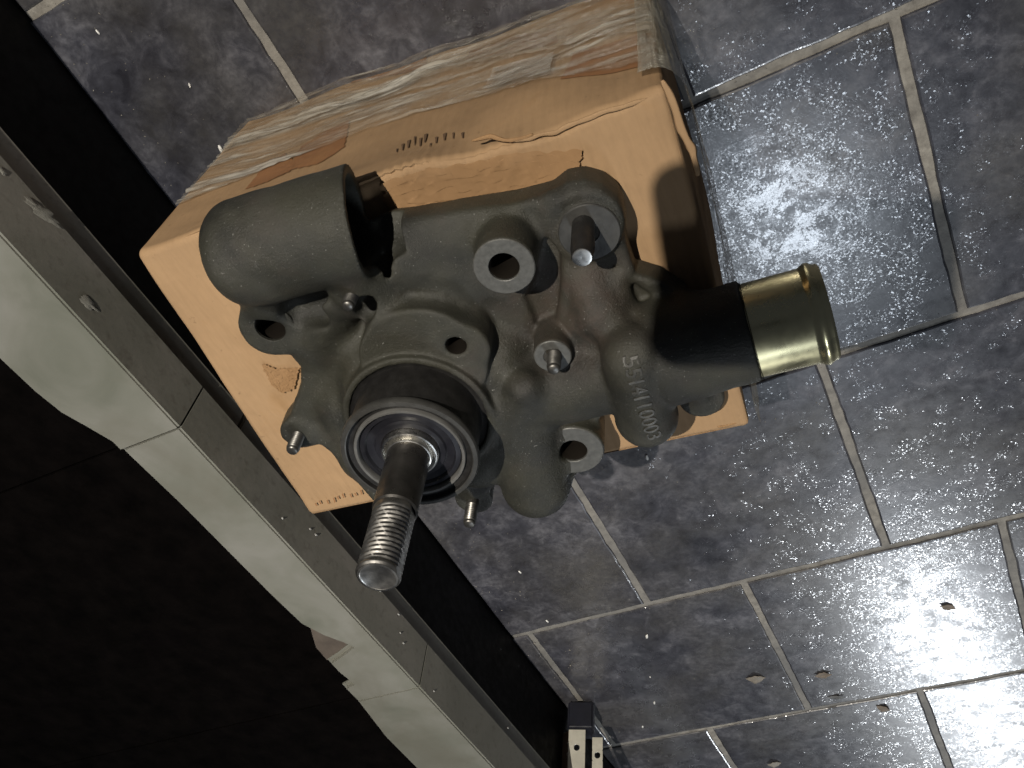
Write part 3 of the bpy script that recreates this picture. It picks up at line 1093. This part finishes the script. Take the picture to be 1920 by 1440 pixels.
# bearing barrel and its face
z0 = ZB + .035
lathe("bearing_barrel", [(.0440, z0 - ZF), (.0475, ZB + .0545 - ZF), (.0478, ZB + .0552 - ZF), (.0470, ZB + .0556 - ZF), (.0462, ZB + .0548 - ZF), (.0432, ZB + .0540 - ZF), (.0428, -.006), (.0420, -.005)], BLUED, ax(ZF), n=128, parent=pump, cap=False)
lathe("bearing_outer_ring", [(.0425, -.0064), (.0446, -.0060), (.0455, -.0045), (.0455, -.0016), (.0446, 0), (.0420, .0003), (.0413, -.0002)], RINGM, ax(ZF), n=128, parent=pump, cap=False)
lathe("bearing_groove", [(.0414, -.0002), (.0408, -.0032), (.0372, -.0038), (.0364, -.0050)], BLUED, ax(ZF), n=128, parent=pump, cap=False)
RINGB = simple("ground_ring_steel", (.15, .148, .14), .38, .4, 90, .12, .0)
lathe("snap_ring", [(.0368, -.005), (.0367, -.0022), (.0362, -.0014), (.0346, -.0016), (.0340, -.0026), (.0339, -.006)], RINGB, ax(ZF), n=128, parent=pump, cap=False)
lathe("rubber_seal", [(.0342, -.0060), (.0330, -.0047), (.0300, -.0042), (.0288, -.0064), (.0240, -.0068), (.0230, -.0054), (.0195, -.0052), (.0180, -.008)], RUBBER, ax(ZF), n=128, parent=pump, cap=False)
lathe("inner_collar", [(.0190, -.009), (.0188, -.0020), (.0182, -.0008), (.0174, -.0006), (.0168, -.0020), (.0160, -.0030), (.0153, -.0022), (.0146, .0014), (.0138, .0018), (.0134, .0)], BRIGHT, ax(ZF), n=96, parent=pump, cap=False)

# shaft: plain journal, then thread with a milled flat
ZTIP = .4335
rs = .0140
LJ = .050
prof = [(rs - .0004, -.01), (rs, 0), (rs, LJ - .0015), (rs - .0012, LJ)]
lathe("shaft", prof, SHAFTM, ax(ZF), n=96, parent=pump, cap=False)
LT = ZTIP - ZF
pitch = .0034
th0 = math.atan2(*(A(830, 850, ZF) - HX)[:2][::-1])   # the flat looks towards picture-right
pr = []
nst = 150
for i in range(nst + 1):
    h = LJ + (LT - LJ) * i / nst
    pr.append((0, h))


def thr(r, h, th):
    t = (h - LJ) / (LT - LJ)
    ph = (h / pitch - th / (2 * math.pi)) % 1.0
    tri = abs(ph - .5) * 2
    depth = .00135 * min(1, max(0, (t - .05) * 14)) * min(1, max(0, (.965 - t) * 16))
    rr = .0131 - depth * (1 - tri) * 1.0
    if t > .97: rr = .0131 - (t - .97) / .03 * .0011
    d = (th - th0 + math.pi) % (2 * math.pi) - math.pi
    if abs(d) < 1.2:
        rr = min(rr, 0.0118 / max(.2, math.cos(d)))
    return rr


sh = lathe("threaded_end", pr, STEEL, ax(ZF), n=160, parent=pump, radf=thr, angle=70, cap=False)
lathe("shaft_tip", [(.0119, LT - .0004), (.0117, LT + .0002), (.0104, LT + .0003), (.0098, LT - .0001), (0.00001, LT - .0001)], STEEL, ax(ZF), n=64, parent=pump, cap=False)


# studs
def stud(px, py, zb, tx, ty, r, plain=0.0, mat=STUDM, label=None, pit=.0019):
    """base pixel at height zb, tip pixel -> length along the vertical"""
    p = A(px, py, zb)
    best = min(np.linspace(.004, .08, 300), key=lambda L: (lambda q: (q[0] - tx) ** 2 * .3 + (q[1] - ty) ** 2)(proj([p[0], p[1], zb + L])))
    L = float(best)
    pf = [(r * .98, -.004)]
    if plain: pf += [(r, 0), (r, plain * L), (r * .9, plain * L + .0006)]
    z = (plain * L + .0006) if plain else 0
    while z < L - .0022:
        pf += [(r * .99, z), (r * .80, z + pit * .5)]
        z += pit
    pf += [(r * .9, L - .0018), (r * .82, L - .0006), (r * .6, L), (.00001, L + .0003)]
    return lathe("stud", pf, mat, p, n=32, parent=pump, angle=60, cap=False)


def proj(X):
    q = R @ (np.array(X) - CAM)
    return np.array([960, 720]) + FPX * q[:2] / q[2]


lathe("stud", [(.0070, -.004), (.0070, .030), (.0063, .0315), (.0063, .0375), (.0058, .0385), (.0045, .0383), (.00001, .0383)], BLUED, A(1094, 422, ZP + .0055), n=48, parent=pump, cap=False)
stud(664, 545, ZB + .046, 648, 575, .0042)
stud(1040, 664, ZB + .0465, 1030, 694, .0046)
stud(560, 815, ZP + .001, 543, 846, .0050)
stud(887, 938, ZP - .004, 879, 984, .0050, .25)
lathe("stud_tip_face", [(.0057, .0384), (.0055, .0390), (.0042, .0392), (.00001, .0390)], BRIGHT, A(1094, 422, ZP + .0055), n=48, parent=pump, cap=False)

# plated hose tube with rolled bead
nd = (NE - A(1235, 664, NZ)); nd = nd / np.linalg.norm(nd)
TE = A(1553, 580, NZ)
LTb = float(np.dot(TE - NE, nd))
tr = .0302
q = LTb
prof = [(tr, -.01), (tr, q - .0125), (tr + .0003, q - .0112), (tr + .0013, q - .0098), (tr + .0021, q - .0080), (tr + .0021, q - .0062), (tr + .0011, q - .0044), (tr + .0004, q - .0034),
        (tr + .0002, q - .0018), (tr - .0002, q - .0008), (tr - .0010, q), (tr - .0026, q - .0004), (tr - .0026, -.01)]
lathe("hose_tube", prof, BRASS, tuple(NE), tuple(nd), n=128, parent=pump, cap=False, angle=50)
lathe("tube_joint_ring", [(.0303, .0002), (.0312, .0006), (.0318, .0002)], DARKHOLE, tuple(NE), tuple(nd), n=96, parent=pump, cap=False)

# cast lettering on the boss
ld = (A(1212, 775, ZB + .034) - LA); ld = ld / np.linalg.norm(ld)
cu = bpy.data.curves.new("cast_lettering", 'FONT')
cu.body = "5514110003"
cu.size = .0140
cu.extrude = .0005
cu.bevel_depth = .00018
cu.space_character = .98
ob = bpy.data.objects.new("lettering_src", cu)
COL.objects.link(ob)
bpy.context.view_layer.update()
me = bpy.data.meshes.new_from_object(ob.evaluated_get(bpy.context.evaluated_depsgraph_get()))
bpy.data.objects.remove(ob)
me.name = "cast_lettering"
me.materials.clear(); me.materials.append(simple("raised_lettering", (.048, .047, .041), .45, .1, 200, .35, .3))
# letters run along ld; glyph tops point to picture-right; wrap onto the rounded top of the boss
co_ = np.empty(len(me.vertices) * 3); me.vertices.foreach_get('co', co_); co_ = co_.reshape(-1, 3)
Lx = co_[:, 0].max()
co_[:, 0] *= .0735 / Lx
from mathutils.bvhtree import BVHTree
T0, T1 = A(1166, 664, ZB + .068), A(1218, 828, ZB + .060)
T1[2] = T0[2]
ld = (T1 - T0); want = float(np.linalg.norm(ld)); ld = ld / want
side = np.cross(ld, [0, 0, 1]); side /= np.linalg.norm(side)
if side @ R[0] < 0: side = -side
lo_ = (np.abs(V[:, 0] - T0[0]) < .10) & (np.abs(V[:, 1] - T0[1]) < .12)
keep = lo_[F].all(axis=1)
bvh = BVHTree.FromPolygons([tuple(v) for v in V], [tuple(int(i) for i in f) for f in F[keep]])
NV = np.zeros((len(co_), 3))
for i_, c_ in enumerate(co_):
    b_ = T0 + ld * c_[0] + side * c_[1]
    hit = bvh.ray_cast(Vector((b_[0], b_[1], H)), Vector((0, 0, -1)))
    zz = hit[0].z if hit[0] is not None else T0[2] - .02
    jt = mnoise.noise(Vector((b_[0] * 300, b_[1] * 300, 1))) * .0003
    NV[i_] = (b_[0] + jt, b_[1] - jt, zz + .0001 + c_[2] * (1 + jt * 1500))
me.vertices.foreach_set('co', NV.ravel()); me.update()
lo = bpy.data.objects.new("cast_lettering", me)
COL.objects.link(lo)
setparent(lo, pump)

# ------------------------------------------------------------------ slotted angle upright beside the step
XA = .470
P0 = at(1081, 1366, 0.045)
up = empty("slotted_angle_post", (P0[0], P0[1], 0))
tag(up, "cream slotted steel angle post standing in the dark gap beside the step", "post")


def slotted(name, x0, y0, dx, dy, wdt, h0, h1, holes, mat, th=.0022):
    """one flange with real oval slots: strip from (x0,y0) along (dx,dy)"""
    d = Vector((dx, dy, 0)).normalized(); n = Vector((-d.y, d.x, 0)) * th
    bm = bmesh.new()
    sw, shh = .0042, .0105
    zs = [h0]
    z = h0 + .022
    cells = []
    while z + shh < h1 - .01:
        cells.append(z); z += .038
    cc = wdt / 2

    def P(a, z): return Vector((x0, y0, 0)) + d * a + Vector((0, 0, z))
    prev = h0

    def quad(a0, z0, a1, z1):
        bm.faces.new([bm.verts.new(P(a0, z0)), bm.verts.new(P(a1, z0)), bm.verts.new(P(a1, z1)), bm.verts.new(P(a0, z1))])
    for z in cells:
        quad(0, prev, wdt, z - .004)
        nseg = 20
        ov = []
        rc = []
        for k in range(nseg):
            th_ = 2 * math.pi * k / nseg
            ca, sa = math.cos(th_), math.sin(th_)
            ov.append((cc + sw * ca, z + shh / 2 + (shh / 2 - sw) * (1 if sa > 0 else -1) * (1 if abs(sa) > 1e-6 else 0) + sw * sa))
            sc = min((wdt / 2) / max(abs(ca), 1e-6), (shh / 2 + .004) / max(abs(sa), 1e-6))
            rc.append((cc + sc * ca, z + shh / 2 + sc * sa))
        vo = [bm.verts.new(P(*q)) for q in ov]; vr_ = [bm.verts.new(P(*q)) for q in rc]
        for k in range(nseg):
            bm.faces.new((vr_[k], vr_[(k + 1) % nseg], vo[(k + 1) % nseg], vo[k]))
        for (ca, za) in ((0, -1), (wdt, -1), (0, 1), (wdt, 1)):
            pass
        prev = z + shh + .004
        # corner fills of the rectangle around the slot
    quad(0, prev, wdt, h1)
    bmesh.ops.remove_doubles(bm, verts=bm.verts, dist=1e-5)
    o = bm_obj(name, bm, mat, up, False)
    md = o.modifiers.new("t", 'SOLIDIFY'); md.thickness = th; md.offset = 0
    return o


def flange(name, p, d, wdt, h0, h1, mat, zoff=0.0):
    return slotted(name, p[0], p[1], d[0], d[1], wdt, h0, h1, True, mat)


flange("flange", (P0[0] + .012, P0[1] + .0), (-.94, .34), .024, .045, .62, ANGLE)
flange("flange", (P0[0] + .0135, P0[1] + .003), (.94, .34), .034, .045, .62, simple("shaded_cream_steel", (.09, .065, .05), .5, 0, 50, .3, .2))  # flange on the shadow side: its shade is put into a brown colour
flange("flange", (P0[0] - .012, P0[1] + .030), (-.94, .34), .015, .045, .62, ANGLE)
# navy plastic foot
bm = bmesh.new()
bmesh.ops.create_cube(bm, size=1)
bmesh.ops.scale(bm, vec=(.038, .034, .043), verts=bm.verts)
bmesh.ops.rotate(bm, verts=bm.verts, matrix=Matrix.Rotation(-.35, 3, 'Z'))
bmesh.ops.translate(bm, vec=(P0[0], P0[1] + .016, .0225), verts=bm.verts)
bmesh.ops.bevel(bm, geom=list(bm.edges), offset=.003, segments=3, affect='EDGES')
bm_obj("plastic_foot", bm, FOOTM, up)


# ------------------------------------------------------------------ leaves and crumbs on the floor
def leaf(px, py, L, W, ang, label, mat=LEAF, lift=.002, seed=0):
    c = at(px, py, .001)
    rnd = random.Random(seed)
    V, F = [], []
    n = 14
    for i in range(n + 1):
        t = i / n
        wv = W * math.sin(math.pi * t) ** 1.25 * (1 + .12 * math.sin(t * 20 + seed)) + 1e-5
        for j in range(-2, 3):
            s = j / 2
            x = (t - .5) * L; y = s * wv
            z = .0012 + .45 * lift * (abs(s) ** 1.6) * math.sin(math.pi * t) + .0008 * math.sin(t * 6 + seed)
            V.append((x * math.cos(ang) - y * math.sin(ang), x * math.sin(ang) + y * math.cos(ang), z))
    for i in range(n):
        for j in range(4):
            a = i * 5 + j
            F.append((a, a + 1, a + 6, a + 5))
    o = mesh_obj("dry_leaf", V, F, mat)
    o.location = (c[0], c[1], 0)
    md = o.modifiers.new("t", 'SOLIDIFY'); md.thickness = .0003
    return tag(o, label, "leaf", "dry leaves on the tiles")


leaf(1777, 1138, .022, .0060, 2.5, "small dry brown leaf just above the brightest reflection on the tile", seed=1)
leaf(1543, 1265, .024, .0070, 3.0, "curled brown leaf lying left of the bright reflection, darker rim along its lower edge", seed=2, lift=.004)
leaf(1567, 1307, .026, .0038, 2.9, "thin faint grey leaf sliver beside a joint at the tile's lower left corner", simple("grey_leaf", (.12, .12, .115), .5, 0, 120, .2, .2), .001, seed=3)
leaf(1656, 1328, .024, .0062, 2.3, "pointed brown leaf just below the long diagonal joint", seed=4)
leaf(1417, 1272, .028, .0090, 2.9, "pale tan curled leaf on the darker tile left of the short joint", simple("pale_leaf", (.20, .175, .14), .6, 0, 120, .2, .2), .003, seed=5)
leaf(1452, 1432, .022, .0075, 3.0, "pale beige leaf cut by the bottom edge of the picture", simple("beige_leaf", (.24, .22, .18), .6, 0, 120, .2, .2), .003, seed=6)

crumbs = [(975, 1072, .0028, "round white crumb on the tile nearest the dark gap"), (1213, 1192, .0042, "long white flake in the middle of the lower tile"),
          (1026, 1164, .0030, "white flake just above the pale joint by the gap"), (1227, 1317, .0036, "white flake low on the tile near the post"),
          (1205, 1362, .0030, "white crumb nearest the cream post"), (1219, 1269, .0018, "tiny pale crumb halfway down the lower tile"),
          (184, 60, .0024, "tiny white speck on the upper left tile"), (414, 278, .0038, "white flake touching the box's shaded foot at the left"),
          (356, 160, .0022, "tiny bright speck on the tile left of the box"), (1213, 857, .0040, "thin white splinter at the box's lower edge")]
for i, (px, py, s, lb) in enumerate(crumbs):
    c = at(px, py, 0)
    rnd = random.Random(i)
    bm = bmesh.new()
    bmesh.ops.create_icosphere(bm, subdivisions=2, radius=1)
    for v in bm.verts:
        v.co *= 1 + .35 * mnoise.noise(v.co * 1.7 + Vector((i, 0, 0)))
    bmesh.ops.scale(bm, vec=(s * .42, s, s * .3), verts=bm.verts)
    bmesh.ops.rotate(bm, verts=bm.verts, matrix=Matrix.Rotation(rnd.uniform(-.6, .3), 3, 'Z'))
    o = bm_obj("crumb", bm, CRUMB, None)
    o.location = (c[0], c[1], s * .25)
    tag(o, lb, "crumb", "white crumbs scattered on the tiles")

# fine grit and lint lying about, thicker along the joints and by the step
rg = random.Random(11)
V, F = [], []
for i in range(900):
    if i % 3 == 0:
        x = rg.uniform(-.35, .52); y = Y0 + TY * rg.randint(0, 5) + rg.gauss(0, .006)
    elif i % 3 == 1:
        x = .52 - abs(rg.gauss(0, .05)); y = rg.uniform(-.1, 1.4)
    else:
        x = rg.uniform(-.35, .52); y = rg.uniform(-.1, 1.5)
    r = rg.uniform(.00025, .0007) * (2.0 if rg.random() < .04 else 1)
    a = rg.uniform(0, 3.1); el = rg.uniform(1, 2.4)
    b = len(V)
    for dx, dy, dz in ((1, 0, 0), (-.5, .8, 0), (-.5, -.8, 0), (0, 0, .9)):
        dx *= el
        V.append((x + r * (dx * math.cos(a) - dy * math.sin(a)), y + r * (dx * math.sin(a) + dy * math.cos(a)), .0002 + r * dz))
    F += [(b, b + 1, b + 3), (b + 1, b + 2, b + 3), (b + 2, b, b + 3)]
grit = mesh_obj("grit", V, F, simple("grit_dust", (.26, .24, .20), .7, 0, 20, .6, 0), None, False)
tag(grit, "fine pale grit and dust specks scattered over the dark floor tiles", "grit", kind="stuff")

# ------------------------------------------------------------------ the phone that takes the picture (its shadow falls on the box and the pump neck)
ph = empty("smartphone", tuple(CAM - .03 * R[2]))
tag(ph, "dark smartphone held flat above the box, casting the rounded shadow", "phone")


def phone_body(name, a0, a1, b0, b1, d0, d1, rad, mat):
    bm = bmesh.new()
    pts = []
    for cx, cy, s in ((a1 - rad, b1 - rad, 0), (a0 + rad, b1 - rad, 1), (a0 + rad, b0 + rad, 2), (a1 - rad, b0 + rad, 3)):
        for k in range(9):
            th_ = math.pi / 2 * (s + k / 8)
            pts.append((cx + rad * math.cos(th_), cy + rad * math.sin(th_)))

    def W(a, b, d): return Vector(CAM + a * R[0] + b * R[1] - d * R[2])
    v0 = [bm.verts.new(W(a, b, d0)) for a, b in pts]; v1 = [bm.verts.new(W(a, b, d1)) for a, b in pts]
    bm.faces.new(v0); bm.faces.new(v1[::-1])
    n = len(pts)
    for k in range(n): bm.faces.new((v0[k], v1[k], v1[(k + 1) % n], v0[(k + 1) % n]))
    return bm_obj(name, bm, mat, ph)


PA0, PA1, PB0, PB1 = -.147, -.012, -.061, .029
phone_body("case", PA0, PA1, PB0, PB1, .030, .039, .014, PHONE)
phone_body("screen", PA0 + .003, PA1 - .003, PB0 + .003, PB1 - .003, .0392, .0400, .011, GLASS)
